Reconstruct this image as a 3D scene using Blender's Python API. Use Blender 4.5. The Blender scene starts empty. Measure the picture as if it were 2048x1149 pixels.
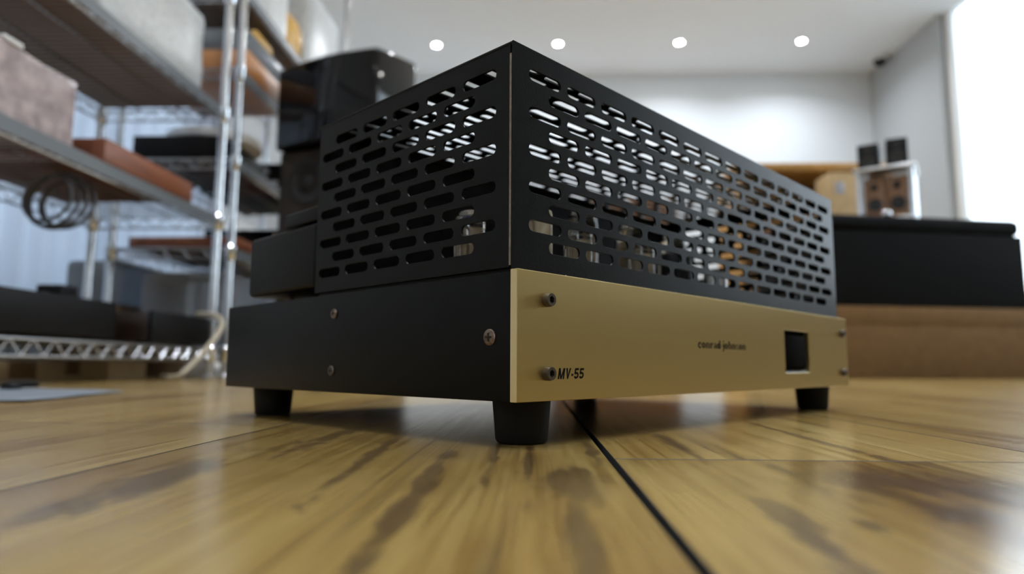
import bpy, bmesh, math, random
from mathutils import Vector, Matrix
C = bpy.context.scene.collection
SC = bpy.context.scene
R = math.radians
random.seed(7)

# ------------------------------------------------------------------ camera
cd = bpy.data.cameras.new('camera'); cam = bpy.data.objects.new('camera', cd); C.objects.link(cam)
SC.camera = cam
cd.sensor_width = 36.0; cd.sensor_fit = 'HORIZONTAL'; cd.lens = 23.757
cd.clip_start = 0.01; cd.clip_end = 200
rx = Vector((.99946, .03238, .00462)); up = Vector((-.00082, -.11648, .99319)); fw = Vector((-.03270, .99267, .11639))
cam.matrix_world = Matrix(((rx.x, up.x, -fw.x, 0), (rx.y, up.y, -fw.y, 0), (rx.z, up.z, -fw.z, .0412), (0, 0, 0, 1)))
cd.dof.use_dof = True; cd.dof.focus_distance = 0.345; cd.dof.aperture_fstop = 5.6; cd.dof.aperture_blades = 0

# ------------------------------------------------------------------ world, exposure
w = bpy.data.worlds.new('overcast_sky'); SC.world = w; w.use_nodes = True
bg = w.node_tree.nodes['Background']; bg.inputs[0].default_value = (.76, .89, 1, 1); bg.inputs[1].default_value = 3.5
SC.view_settings.view_transform = 'Standard'; SC.view_settings.look = 'None'
SC.view_settings.exposure = 0.52; SC.view_settings.gamma = 1; SC.view_settings.use_curve_mapping = False
SC.cycles.use_denoising = True
SC.cycles.max_bounces = 10; SC.cycles.transmission_bounces = 10; SC.cycles.transparent_max_bounces = 12
SC.cycles.sample_clamp_indirect = 6
SPOT_W = 4.9          # each ceiling spotlight, watts
SPOT_GLOW = 150.0

# ------------------------------------------------------------------ materials
def mk(name, col, rough=.5, metal=0., noise=0., nscale=30., bump=0., bscale=200., **kw):
    m = bpy.data.materials.new(name); m.use_nodes = True
    nt = m.node_tree; p = nt.nodes['Principled BSDF']
    p.inputs['Base Color'].default_value = (*col, 1); p.inputs['Roughness'].default_value = rough; p.inputs['Metallic'].default_value = metal
    for k, v in kw.items():
        p.inputs[k.replace('_', ' ')].default_value = v
    tc = nt.nodes.new('ShaderNodeTexCoord')
    if noise:
        n = nt.nodes.new('ShaderNodeTexNoise'); n.inputs['Scale'].default_value = nscale; n.inputs['Detail'].default_value = 5
        nt.links.new(tc.outputs['Object'], n.inputs['Vector'])
        mr = nt.nodes.new('ShaderNodeMapRange'); mr.inputs[1].default_value = .3; mr.inputs[2].default_value = .7
        mr.inputs[3].default_value = 1 - noise; mr.inputs[4].default_value = 1 + noise
        nt.links.new(n.outputs[0], mr.inputs[0])
        mx = nt.nodes.new('ShaderNodeVectorMath'); mx.operation = 'SCALE'; mx.inputs[0].default_value = col
        nt.links.new(mr.outputs[0], mx.inputs['Scale']); nt.links.new(mx.outputs[0], p.inputs['Base Color'])
    if bump:
        n = nt.nodes.new('ShaderNodeTexNoise'); n.inputs['Scale'].default_value = bscale; n.inputs['Detail'].default_value = 3
        nt.links.new(tc.outputs['Object'], n.inputs['Vector'])
        b = nt.nodes.new('ShaderNodeBump'); b.inputs['Strength'].default_value = bump; b.inputs['Distance'].default_value = .001
        nt.links.new(n.outputs[0], b.inputs['Height']); nt.links.new(b.outputs[0], p.inputs['Normal'])
    return m

def wood_mat(name, c1, c2, rough=.35, sc=(40, 3, 40)):
    m = mk(name, c1, rough); nt = m.node_tree; p = nt.nodes['Principled BSDF']
    tc = nt.nodes.new('ShaderNodeTexCoord'); mp = nt.nodes.new('ShaderNodeMapping'); mp.inputs['Scale'].default_value = sc
    n = nt.nodes.new('ShaderNodeTexNoise'); n.inputs['Scale'].default_value = 1.; n.inputs['Detail'].default_value = 6; n.inputs['Distortion'].default_value = .6
    r = nt.nodes.new('ShaderNodeValToRGB'); r.color_ramp.elements[0].position = .35; r.color_ramp.elements[1].position = .68
    r.color_ramp.elements[0].color = (*c1, 1); r.color_ramp.elements[1].color = (*c2, 1)
    nt.links.new(tc.outputs['Object'], mp.inputs[0]); nt.links.new(mp.outputs[0], n.inputs[0]); nt.links.new(n.outputs[0], r.inputs[0]); nt.links.new(r.outputs[0], p.inputs['Base Color'])
    return m

def floor_mat():
    m = bpy.data.materials.new('laminate_wood'); m.use_nodes = True; nt = m.node_tree; N = nt.nodes.new; L = nt.links.new
    p = nt.nodes['Principled BSDF']
    tc = N('ShaderNodeTexCoord'); oi = N('ShaderNodeObjectInfo')
    geo = N('ShaderNodeNewGeometry')
    rnd = N('ShaderNodeVectorMath'); rnd.operation = 'SCALE'; rnd.inputs[0].default_value = (3.1, 7.7, 5.3)
    L(oi.outputs['Random'], rnd.inputs['Scale'])
    add = N('ShaderNodeVectorMath'); add.operation = 'ADD'; L(tc.outputs['Object'], add.inputs[0]); L(rnd.outputs[0], add.inputs[1])
    def noise(scale, sc, det, dist):
        mp = N('ShaderNodeMapping'); mp.inputs['Scale'].default_value = sc; L(add.outputs[0], mp.inputs[0])
        n = N('ShaderNodeTexNoise'); n.inputs['Scale'].default_value = scale; n.inputs['Detail'].default_value = det; n.inputs['Distortion'].default_value = dist
        L(mp.outputs[0], n.inputs[0]); return n
    def ramp(src, stops):
        r = N('ShaderNodeValToRGB'); e = r.color_ramp.elements
        while len(e) < len(stops): e.new(.5)
        for i, (pos, c) in enumerate(stops):
            e[i].position = pos; e[i].color = (*c, 1) if len(c) == 3 else c
        L(src, r.inputs[0]); return r
    broad = noise(1, (14, 1.4, 14), 4, 1.2)
    base = ramp(broad.outputs[0], [(.28, (.20, .11, .032)), (.42, (.32, .21, .068)), (.55, (.37, .255, .088)), (.78, (.43, .315, .125))])
    fine = noise(1, (170, 5, 170), 6, .8)
    fr = ramp(fine.outputs[0], [(.30, (.55, .46, .36)), (.44, (.90, .86, .80)), (.55, (1, 1, 1)), (.8, (1.06, 1.04, 1.0))])
    hair = noise(1, (900, 16, 900), 4, .5)
    hr = ramp(hair.outputs[0], [(.32, (.80, .75, .68)), (.5, (1, 1, 1)), (.75, (1.04, 1.03, 1.0))])
    mul0 = N('ShaderNodeMix'); mul0.data_type = 'RGBA'; mul0.blend_type = 'MULTIPLY'; mul0.inputs[0].default_value = .9
    L(base.outputs[0], mul0.inputs[6]); L(hr.outputs[0], mul0.inputs[7])
    mul = N('ShaderNodeMix'); mul.data_type = 'RGBA'; mul.blend_type = 'MULTIPLY'; mul.inputs[0].default_value = .8
    L(mul0.outputs[2], mul.inputs[6]); L(fr.outputs[0], mul.inputs[7])
    streak = noise(1, (26, 1.0, 26), 5, 2.2)
    sm = ramp(streak.outputs[0], [(.62, (0, 0, 0)), (.70, (1, 1, 1))])
    # dark knots of the printed wood at their own places on the boards: (x, y, rx, ry)
    knots = [(.013, .250, .020, .050, 0), (.0115, .165, .0055, .085, 0), (.135, .254, .050, .045, -.3), (.121, .205, .014, .030, -.2), (.069, .185, .0065, .090, -.08),
             (.100, .280, .005, .055, 0), (-.137, .245, .018, .10, .05), (-.038, .225, .006, .16, .03), (-.118, .40, .012, .12, 0), (.088, .186, .006, .012, 0),
             (-.002, .30, .003, .10, 0), (-.018, .33, .003, .12, 0), (.075, .37, .006, .09, 0), (.16, .40, .006, .16, 0), (-.075, .32, .005, .14, .06), (.028, .34, .004, .06, 0)]
    wob = N('ShaderNodeTexNoise'); wob.inputs['Scale'].default_value = 95; wob.inputs['Detail'].default_value = 8; wob.inputs['Roughness'].default_value = .62; wob.inputs['Distortion'].default_value = .7
    mpw = N('ShaderNodeMapping'); mpw.inputs['Scale'].default_value = (1, .30, 1); L(geo.outputs['Position'], mpw.inputs[0]); L(mpw.outputs[0], wob.inputs[0])
    last = sm.outputs[0]
    for (kx, ky, a, b, ang) in knots:
        v2 = N('ShaderNodeMapping'); v2.vector_type = 'TEXTURE'; v2.inputs['Location'].default_value = (kx, ky, 0); v2.inputs['Rotation'].default_value = (0, 0, ang); v2.inputs['Scale'].default_value = (a, b, 1)
        L(geo.outputs['Position'], v2.inputs[0])
        ln = N('ShaderNodeVectorMath'); ln.operation = 'LENGTH'; L(v2.outputs[0], ln.inputs[0])
        ad = N('ShaderNodeMath'); ad.operation = 'MULTIPLY_ADD'; ad.inputs[1].default_value = 2.4; L(wob.outputs[0], ad.inputs[0]); L(ln.outputs['Value'], ad.inputs[2])
        mr = N('ShaderNodeMapRange'); mr.interpolation_type = 'SMOOTHSTEP'; mr.inputs[1].default_value = 2.15; mr.inputs[2].default_value = 1.5; mr.inputs[3].default_value = 0; mr.inputs[4].default_value = .8
        L(ad.outputs[0], mr.inputs[0])
        mm = N('ShaderNodeMath'); mm.operation = 'MAXIMUM'; L(last, mm.inputs[0]); L(mr.outputs[0], mm.inputs[1]); last = mm.outputs[0]
    fm = N('ShaderNodeMath'); fm.operation = 'MULTIPLY'; fm.inputs[1].default_value = .85; L(last, fm.inputs[0])
    dk = N('ShaderNodeMix'); dk.data_type = 'RGBA'; dk.inputs[7].default_value = (.062, .038, .026, 1)
    L(fm.outputs[0], dk.inputs[0]); L(mul.outputs[2], dk.inputs[6])
    # each board a little lighter or darker
    mr = N('ShaderNodeMapRange'); mr.inputs[3].default_value = .86; mr.inputs[4].default_value = 1.12; L(oi.outputs['Random'], mr.inputs[0])
    sc = N('ShaderNodeVectorMath'); sc.operation = 'SCALE'; L(dk.outputs[2], sc.inputs[0]); L(mr.outputs[0], sc.inputs['Scale'])
    L(sc.outputs[0], p.inputs['Base Color'])
    p.inputs['Roughness'].default_value = .23; p.inputs['IOR'].default_value = 1.55
    rr = N('ShaderNodeMapRange'); rr.inputs[3].default_value = .13; rr.inputs[4].default_value = .21; L(fine.outputs[0], rr.inputs[0]); L(rr.outputs[0], p.inputs['Roughness'])
    b = N('ShaderNodeBump'); b.inputs['Strength'].default_value = .22; b.inputs['Distance'].default_value = .0004
    L(hair.outputs[0], b.inputs['Height']); L(b.outputs[0], p.inputs['Normal'])
    return m

M = {}
M['black_paint'] = mk('black_paint', (.0032, .0036, .004), .33, Specular_IOR_Level=.14, noise=.15, nscale=60, bump=.12, bscale=1500)
M['raw_edge'] = mk('bare_steel_edge', (.22, .185, .14), .5, .4, noise=.25, nscale=300)
M['rubber'] = mk('black_rubber', (.005, .005, .0045), .6, Specular_IOR_Level=.2, bump=.1, bscale=900)
M['bolt'] = mk('blackened_steel', (.10, .085, .07), .38, .8, noise=.2, nscale=400)
M['screw'] = mk('worn_screw', (.20, .15, .12), .4, .9, noise=.5, nscale=500)
M['dark'] = mk('dark_recess', (.004, .004, .004), .8)  # shade of the screws' cross slots, painted as raised dark bars
M['ink'] = mk('black_ink', (.003, .003, .003), .7, Specular_IOR_Level=.1)
M['switch'] = mk('black_switch', (.002, .002, .002), .85, Specular_IOR_Level=.04)
M['dust'] = mk('pale_dust', (.5, .5, .48), .8)
M['chrome'] = mk('chrome', (.78, .80, .83), .14, 1, noise=.04)
M['wire'] = mk('chromed_wire', (.50, .51, .53), .28, 1)
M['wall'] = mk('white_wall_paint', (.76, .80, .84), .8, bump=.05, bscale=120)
M['grey_wall'] = mk('grey_wall_paint', (.34, .345, .35), .8, bump=.05, bscale=120)  # unseen walls, darkened to dim what the faceplate reflects
M['pale_grey_wall'] = mk('pale_grey_wall_paint', (.46, .475, .49), .8, bump=.05, bscale=120)  # right wall's shade put into the colour as a greyer tone
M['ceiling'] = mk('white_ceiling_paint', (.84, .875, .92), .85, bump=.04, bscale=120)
M['white_gloss'] = mk('white_gloss', (.85, .85, .84), .3)
M['red_wood'] = wood_mat('red_brown_wood', (.20, .065, .03), (.30, .11, .055))
M['orange_wood'] = wood_mat('orange_wood', (.52, .22, .08), (.62, .30, .12))
M['honey_wood'] = wood_mat('honey_wood', (.42, .22, .06), (.52, .29, .09))
M['brown_wood'] = wood_mat('brown_wood', (.17, .085, .04), (.24, .12, .055))
M['dark_wood'] = wood_mat('dark_wood', (.02, .012, .009), (.035, .02, .014))
M['cardboard'] = mk('cardboard', (.165, .088, .028), .8, noise=.1, nscale=20, bump=.1)
M['cardboard_pale'] = mk('pale_cardboard', (.50, .34, .17), .8, noise=.1, nscale=20)
M['hardboard'] = mk('brown_hardboard', (.20, .13, .085), .7, noise=.15, nscale=12)
M['black_cloth'] = mk('black_cloth', (.0035, .0037, .0045), .85, Specular_IOR_Level=.15, bump=.3, bscale=700)
M['gloss_black'] = mk('gloss_black_lacquer', (.005, .005, .006), .05, Specular_IOR_Level=.35)
M['matt_black'] = mk('matt_black', (.006, .006, .007), .5, Specular_IOR_Level=.2)
M['grille_brown'] = mk('brown_black_cloth', (.030, .022, .016), .85, noise=.6, nscale=9)
M['cone'] = mk('speaker_cone', (.012, .011, .011), .6)
M['silver'] = mk('brushed_silver', (.70, .71, .72), .3, 1)
M['white_plastic'] = mk('white_plastic', (.78, .79, .80), .4)
M['yellow'] = mk('amber_plastic', (.75, .42, .06), .4, noise=.2, nscale=40)
M['label_strip'] = mk('grey_label_strip', (.16, .18, .205), .35)
M['bubble'] = mk('bubble_wrap', (.62, .64, .66), .3, noise=.12, nscale=60, bump=.8, bscale=90)
M['grey_wrap'] = mk('grey_plastic_wrap', (.45, .46, .49), .3, noise=.3, nscale=30, bump=.8, bscale=60)
M['beige_cable'] = mk('beige_cable', (.50, .43, .32), .5)
M['grey_cable'] = mk('grey_cable', (.09, .09, .10), .4)
M['curtain'] = mk('white_curtain', (.80, .82, .86), .8)
_nt = M['curtain'].node_tree; _tr = _nt.nodes.new('ShaderNodeBsdfTranslucent'); _tr.inputs[0].default_value = (.72, .76, .82, 1); _mx = _nt.nodes.new('ShaderNodeMixShader'); _mx.inputs[0].default_value = .60
_out = _nt.nodes['Material Output']; _nt.links.new(_nt.nodes['Principled BSDF'].outputs[0], _mx.inputs[1]); _nt.links.new(_tr.outputs[0], _mx.inputs[2]); _nt.links.new(_mx.outputs[0], _out.inputs[0])
M['paper'] = mk('blue_grey_paper', (.15, .17, .20), .7, noise=.12, nscale=14)
M['joint'] = mk('dark_joint', (.040, .039, .040), .6)
M['blue_cap'] = mk('blue_sleeve', (.012, .02, .10), .4)
M['cream'] = mk('cream_ceramic', (.62, .54, .38), .4)
M['brown_base'] = mk('brown_bakelite', (.10, .045, .02), .35)
M['getter'] = mk('getter_mirror', (.75, .74, .72), .1, 1)
M['plate_grey'] = mk('warm_grey_anode', (.50, .40, .27), .35, .9)
M['glass'] = mk('clear_glass', (1, 1, 1), .0, Transmission_Weight=1.0, IOR=1.45)
M['acrylic'] = mk('smoked_acrylic', (.55, .57, .60), .25, Transmission_Weight=.75, IOR=1.1)
M['pink_plastic'] = mk('pinkish_clear_plastic', (.62, .52, .54), .25, noise=.35, nscale=25, Transmission_Weight=.3, IOR=1.3, bump=1.0, bscale=35)
M['floor'] = floor_mat()

def gold_mat():
    m = mk('brushed_champagne_gold', (.56, .42, .165), .36, 1); nt = m.node_tree; p = nt.nodes['Principled BSDF']; N = nt.nodes.new; L = nt.links.new
    tc = N('ShaderNodeTexCoord'); mp = N('ShaderNodeMapping'); mp.inputs['Scale'].default_value = (8, 200, 2600)
    n = N('ShaderNodeTexNoise'); n.inputs['Scale'].default_value = 1; n.inputs['Detail'].default_value = 3
    L(tc.outputs['Object'], mp.inputs[0]); L(mp.outputs[0], n.inputs[0])
    mr = N('ShaderNodeMapRange'); mr.inputs[3].default_value = .30; mr.inputs[4].default_value = .44; L(n.outputs[0], mr.inputs[0]); L(mr.outputs[0], p.inputs['Roughness'])
    b = N('ShaderNodeBump'); b.inputs['Strength'].default_value = .10; b.inputs['Distance'].default_value = .0002; L(n.outputs[0], b.inputs['Height']); L(b.outputs[0], p.inputs['Normal'])
    p.inputs['Anisotropic'].default_value = .75
    t = N('ShaderNodeTangent'); t.direction_type = 'RADIAL'; t.axis = 'Z'; L(t.outputs[0], p.inputs['Tangent'])
    return m
M['gold'] = gold_mat()
M['gold_edge'] = mk('polished_gold_edge', (.72, .58, .32), .3, 1)
def emit_mat(name, col, s):
    m = mk(name, col, .4); p = m.node_tree.nodes['Principled BSDF']
    p.inputs['Emission Color'].default_value = (*col, 1); p.inputs['Emission Strength'].default_value = s
    return m
M['lamp'] = emit_mat('lit_led', (1, .98, .94), SPOT_GLOW)

# ------------------------------------------------------------------ helpers
def box(bm, x0, x1, y0, y1, z0, z1, bev=0., seg=2, rot=None):
    vs = [bm.verts.new((x, y, z)) for x in (x0, x1) for y in (y0, y1) for z in (z0, z1)]
    F = [(0, 1, 3, 2), (4, 6, 7, 5), (0, 4, 5, 1), (2, 3, 7, 6), (0, 2, 6, 4), (1, 5, 7, 3)]
    fs = [bm.faces.new([vs[i] for i in f]) for f in F]
    if bev:
        es = list({e for f in fs for e in f.edges})
        r = bmesh.ops.bevel(bm, geom=es, offset=bev, segments=seg, profile=.5, affect='EDGES')
        vs = list({v for f in r['faces'] for v in f.verts})
    return bm

def cyl(bm, p, q, r, n=10, r2=None, cap=True):
    p = Vector(p); q = Vector(q); d = (q - p).normalized()
    a = d.orthogonal().normalized(); b = d.cross(a); r2 = r if r2 is None else r2
    A = [bm.verts.new(p + (a * math.cos(t) + b * math.sin(t)) * r) for t in [2 * math.pi * i / n for i in range(n)]]
    B = [bm.verts.new(q + (a * math.cos(t) + b * math.sin(t)) * r2) for t in [2 * math.pi * i / n for i in range(n)]]
    for i in range(n):
        bm.faces.new((A[i], A[(i + 1) % n], B[(i + 1) % n], B[i]))
    if cap:
        bm.faces.new(A[::-1]); bm.faces.new(B)
    return bm

def tube(bm, pts, r, n=8, closed=False):
    pts = [Vector(p) for p in pts]; rings = []; prev = None
    N = len(pts)
    for i, p in enumerate(pts):
        if closed: d = pts[(i + 1) % N] - pts[i - 1]
        else: d = pts[min(i + 1, N - 1)] - pts[max(i - 1, 0)]
        d.normalize()
        a = d.orthogonal().normalized() if prev is None else (prev - d * prev.dot(d)).normalized()
        prev = a; b = d.cross(a)
        rings.append([bm.verts.new(p + (a * math.cos(2 * math.pi * k / n) + b * math.sin(2 * math.pi * k / n)) * r) for k in range(n)])
    for i in range(N if closed else N - 1):
        A, B = rings[i], rings[(i + 1) % N]
        for k in range(n):
            bm.faces.new((A[k], A[(k + 1) % n], B[(k + 1) % n], B[k]))
    if not closed:
        bm.faces.new(rings[0][::-1]); bm.faces.new(rings[-1])
    return bm

def spline(pts, k=8):
    P = [Vector(p) for p in pts]; out = []
    for i in range(len(P) - 1):
        p0 = P[max(i - 1, 0)]; p1 = P[i]; p2 = P[i + 1]; p3 = P[min(i + 2, len(P) - 1)]
        for s in range(k):
            t = s / k
            out.append(.5 * ((2 * p1) + (p2 - p0) * t + (2 * p0 - 5 * p1 + 4 * p2 - p3) * t * t + (3 * p1 - p0 - 3 * p2 + p3) * t ** 3))
    return out + [P[-1]]

def lathe(bm, prof, n=24, c=(0, 0, 0), axis='z', close=True):
    c = Vector(c); rings = []
    for (r, h) in prof:
        ring = []
        for i in range(n):
            t = 2 * math.pi * i / n
            v = Vector((r * math.cos(t), r * math.sin(t), h))
            if axis == 'y': v = Vector((v.x, -h, v.y))       # +h points to -y
            if axis == 'x': v = Vector((-h, v.x, v.y))       # +h points to -x
            ring.append(bm.verts.new(c + v))
        rings.append(ring)
    for A, B in zip(rings, rings[1:]):
        for i in range(n):
            bm.faces.new((A[i], A[(i + 1) % n], B[(i + 1) % n], B[i]))
    if close:
        bm.faces.new(rings[0][::-1]); bm.faces.new(rings[-1])
    return bm

def obj(name, bm, mats, parent=None, smooth=True, loc=(0, 0, 0), rot=(0, 0, 0)):
    if isinstance(bm, bmesh.types.BMesh):
        bmesh.ops.recalc_face_normals(bm, faces=bm.faces[:])
        me = bpy.data.meshes.new(name); bm.to_mesh(me); bm.free()
    else:
        me = bm
    if not isinstance(mats, (list, tuple)): mats = [mats]
    for m in mats:
        if m.name not in [x.name for x in me.materials]: me.materials.append(m)
    if smooth:
        me.shade_smooth()
        try: me.set_sharp_from_angle(angle=R(35))
        except Exception: pass
    o = bpy.data.objects.new(name, me); C.objects.link(o)
    o.location = loc; o.rotation_euler = rot
    if parent: o.parent = parent
    return o

def tag(o, label=None, cat=None, group=None, kind=None):
    if label: o['label'] = label
    if cat: o['category'] = cat
    if group: o['group'] = group
    if kind: o['kind'] = kind
    return o

def thing(name, label, cat, loc=(0, 0, 0), rz=0., group=None):
    o = bpy.data.objects.new(name, None); C.objects.link(o); o.empty_display_size = .05
    o.location = loc; o.rotation_euler = (0, 0, R(rz))
    return tag(o, label, cat, group)

def sub(name, parent):
    o = bpy.data.objects.new(name, None); C.objects.link(o); o.parent = parent; o.empty_display_size = .02
    return o

def copy_tree(o, parent=None):
    c = o.copy(); C.objects.link(c); c.parent = parent
    for ch in list(o.children): copy_tree(ch, c)
    return c

def bx(*a, **k):
    return box(bmesh.new(), *a, **k)

# ------------------------------------------------------------------ room (x: right, y: away from the camera, floor at z = 0)
XL, XR, YB, YF, H = -1.75, 2.93, -3.6, 5.75, 2.6
WY0, WY1 = 1.9, 4.76
WZ0 = .45      # window in the right wall
floor = tag(obj('floor', bx(XL, XR, YB, YF, -.10, -.006), M['joint'], smooth=False), kind='structure')
PW = .2085; X0 = .0345; PL = 1.29
mesh_cache = {}
def plank(xa, xb, ya, yb):
    lx, ly = round(xb - xa, 4), round(yb - ya, 4)
    if (lx, ly) not in mesh_cache:
        bm = bx(-lx / 2, lx / 2, -ly / 2, ly / 2, -.006, 0)
        es = [e for e in bm.edges if all(v.co.z > -.001 for v in e.verts)]
        bmesh.ops.bevel(bm, geom=es, offset=.0002, segments=1, profile=.5, affect='EDGES')
        bmesh.ops.recalc_face_normals(bm, faces=bm.faces[:])
        me = bpy.data.meshes.new('plank'); bm.to_mesh(me); bm.free(); me.materials.append(M['floor']); me.materials.append(M['joint'])
        for pg in me.polygons: pg.material_index = 0 if pg.normal.z > .95 else 1
        mesh_cache[(lx, ly)] = me
    o = bpy.data.objects.new('plank', mesh_cache[(lx, ly)]); C.objects.link(o)
    o.location = ((xa + xb) / 2, (ya + yb) / 2, 0); o.parent = floor
for i in range(-9, 14):
    xa = max(XL, X0 + PW * i + (.0016 if i == 0 else .0006)); xb = min(XR, X0 + PW * (i + 1) - (.0016 if i == -1 else .0006))
    if xb - xa < .01: continue
    j0 = {0: .312, -1: 1.02, -2: .475, 1: .86}.get(i, random.uniform(0, PL))
    ks = [j0 + PL * k for k in range(-4, 6)]
    for a, b in zip(ks, ks[1:]):
        a2, b2 = max(a + .0008, YB), min(b - .0008, YF)
        if b2 - a2 > .02: plank(xa, xb, a2, b2)

T = .12
def struct(name, bm, m): return tag(obj(name, bm, m, smooth=False), kind='structure')
struct('ceiling', bx(XL - T, XR + T, YB - T, YF + T, H, H + .1), M['ceiling'])
struct('wall_far', bx(XL - T, XR + T, YF, YF + T, -.1, H), M['wall'])
bm = bmesh.new()                       # wall behind the camera, with a window added for cool fill from the left
QX0, QX1, QZ0, QZ1 = -1.5, .1, .9, 2.35
box(bm, XL - T, QX0, YB - T, YB, -.1, H); box(bm, QX1, XR + T, YB - T, YB, -.1, H); box(bm, QX0, QX1, YB - T, YB, -.1, QZ0); box(bm, QX0, QX1, YB - T, YB, QZ1, H)
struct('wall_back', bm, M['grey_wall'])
w2 = tag(obj('window_2', bx(QX0, QX1, YB - .07, YB - .062, QZ0, QZ1), M['glass'], smooth=False), kind='structure')
bm = bmesh.new()
for a, b in ((QX0, QX0 + .05), (QX1 - .05, QX1), ((QX0 + QX1) / 2 - .025, (QX0 + QX1) / 2 + .025)): box(bm, a, b, YB - .09, YB - .04, QZ0, QZ1, .004)
for a, b in ((QZ0, QZ0 + .05), (QZ1 - .05, QZ1)): box(bm, QX0, QX1, YB - .09, YB - .04, a, b, .004)
obj('window_frame', bm, M['white_gloss'], w2)
LY0, LY1, LZ0, LZ1 = 1.85, 3.4, .10, 1.55
bm = bmesh.new()
box(bm, XL - T, XL, YB, LY0, -.1, H); box(bm, XL - T, XL, LY1, YF, -.1, H); box(bm, XL - T, XL, LY0, LY1, -.1, LZ0); box(bm, XL - T, XL, LY0, LY1, LZ1, H)
struct('wall_left', bm, M['wall'])
w3 = tag(obj('window_3', bx(XL - .07, XL - .062, LY0, LY1, LZ0, LZ1), M['glass'], smooth=False), kind='structure')  # unseen window added to light the curtain from behind
bm = bmesh.new()
for a, b in ((LY0, LY0 + .05), (LY1 - .05, LY1), ((LY0 + LY1) / 2 - .025, (LY0 + LY1) / 2 + .025)): box(bm, XL - .09, XL - .04, a, b, LZ0, LZ1, .004)
for a, b in ((LZ0, LZ0 + .05), (LZ1 - .05, LZ1)): box(bm, XL - .09, XL - .04, LY0, LY1, a, b, .004)
obj('window_frame', bm, M['white_gloss'], w3)
bm = bmesh.new()
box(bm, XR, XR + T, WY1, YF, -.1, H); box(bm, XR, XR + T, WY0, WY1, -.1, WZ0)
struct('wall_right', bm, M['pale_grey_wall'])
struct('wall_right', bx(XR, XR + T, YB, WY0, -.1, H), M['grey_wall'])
# wide window between the two stretches of the right wall
win = tag(obj('window_1', bx(XR + .075, XR + .083, WY0 + .05, WY1 - .05, WZ0 + .05, H - .002), M['glass'], smooth=False), kind='structure')
bm = bmesh.new()
for a, b in ((WY0, WY0 + .06), (WY1 - .06, WY1), ((WY0 + WY1) / 2 - .03, (WY0 + WY1) / 2 + .03)):
    box(bm, XR + .045, XR + .11, a, b, WZ0, H, .004)
box(bm, XR + .045, XR + .11, WY0, WY1, WZ0, WZ0 + .06, .004)
obj('window_frame', bm, M['white_gloss'], win)
tag(obj('pavement', bx(XR + T, XR + 14, -8, 14, -.3, -.1), mk('pale_paving', (.45, .44, .42), .8, noise=.2, nscale=4)), kind='structure')
bm = bmesh.new(); box(bm, XL, XL + .012, YB, YF, 0, .08, .003)
struct('baseboard_left', bm, M['white_gloss'])
bm = bmesh.new(); box(bm, XL + .012, XR, YF - .012, YF, 0, .08, .003)
struct('baseboard_far', bm, M['white_gloss'])

# ------------------------------------------------------------------ ceiling spotlights
names = ['first', 'second', 'third', 'fourth']
def spotlight(x, y, label, power=1.):
    t = thing('ceiling_spotlight', label, 'spotlight', (x, y, H), 0, 'round spotlights set in the ceiling')
    bm = bmesh.new()
    lathe(bm, [(.040, 0), (.040, -.003), (.036, -.005), (.027, -.003), (.027, 0)], 28)
    obj('bezel', bm, M['white_gloss'], t)
    bm = bmesh.new(); lathe(bm, [(.026, -.0005), (.026, -.0030), (.012, -.0036)], 28)
    obj('lens', bm, M['lamp'], t)
    ld = bpy.data.lights.new('spot_lamp', 'AREA'); ld.shape = 'DISK'; ld.size = .08; ld.energy = SPOT_W * power; ld.spread = R(150 if power > 1 else 110); ld.color = (.86, .93, 1)
    lo = bpy.data.objects.new('spot_lamp', ld); C.objects.link(lo); lo.parent = t; lo.location = (0, 0, -.008)
for k, x in enumerate((-.784, .190, 1.150, 2.105)):
    spotlight(x, 5.136, names[k] + ' lit round spotlight from the left in the white ceiling', 1.35)
for r_, y in enumerate((3.5, 1.7, -.1, -2.0)):
    for k, x in enumerate((-.784, .190, 1.150, 2.105)):
        spotlight(x, y, names[k] + ' spotlight from the left in the ' + ('second', 'third', 'fourth', 'fifth')[r_] + ' row from the far wall')

# dome security camera in the far corner
t = thing('security_camera', 'small white dome security camera with a dark lens in the ceiling corner', 'camera', (2.85, 5.42, H))
bm = bmesh.new(); lathe(bm, [(.062, 0), (.062, -.02), (.056, -.035), (.052, -.036)], 28); obj('housing', bm, M['white_plastic'], t)
bm = bmesh.new(); lathe(bm, [(.050, -.034), (.049, -.05), (.042, -.068), (.03, -.08), (.015, -.086), (.002, -.088)], 28); obj('dome', bm, M['gloss_black'], t)

# ------------------------------------------------------------------ the amplifier (local x along the front, y to the rear)
amp = thing('tube_amplifier', 'black tube amplifier with gold faceplate and slotted cage on the plank floor', 'amplifier', (-.00825, .3347, 0), 48)
W, D, ZB, ZT, PT = .483, .3333, .0234, .0900, .0047
ch = obj('chassis', bx(.0001, W - .0001, PT, D, ZB, .0889, .0006), M['black_paint'], amp)
# Phillips screws on the left side
def screw(name, y, z, r, m):
    bm = bmesh.new()
    lathe(bm, [(r, 0), (r, .0006), (r * .86, .0011), (r * .4, .0013)], 28, (0, y, z), 'x')
    nb = len(bm.faces)
    for a in (0, 1):
        hy, hz = (r * .52, r * .13) if a == 0 else (r * .13, r * .52)
        box(bm, -.00145, -.0011, y - hy, y + hy, z - hz, z + hz)
    bm.faces.ensure_lookup_table()
    for f in bm.faces[nb:]: f.material_index = 1
    return obj(name, bm, [m, M['dark']], ch)
screw('screw', .0194, .0559, .0043, M['screw'])
screw('screw', .1688, .0755, .0034, M['screw'])
screw('screw', .1699, .0377, .0034, M['bolt'])

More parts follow.
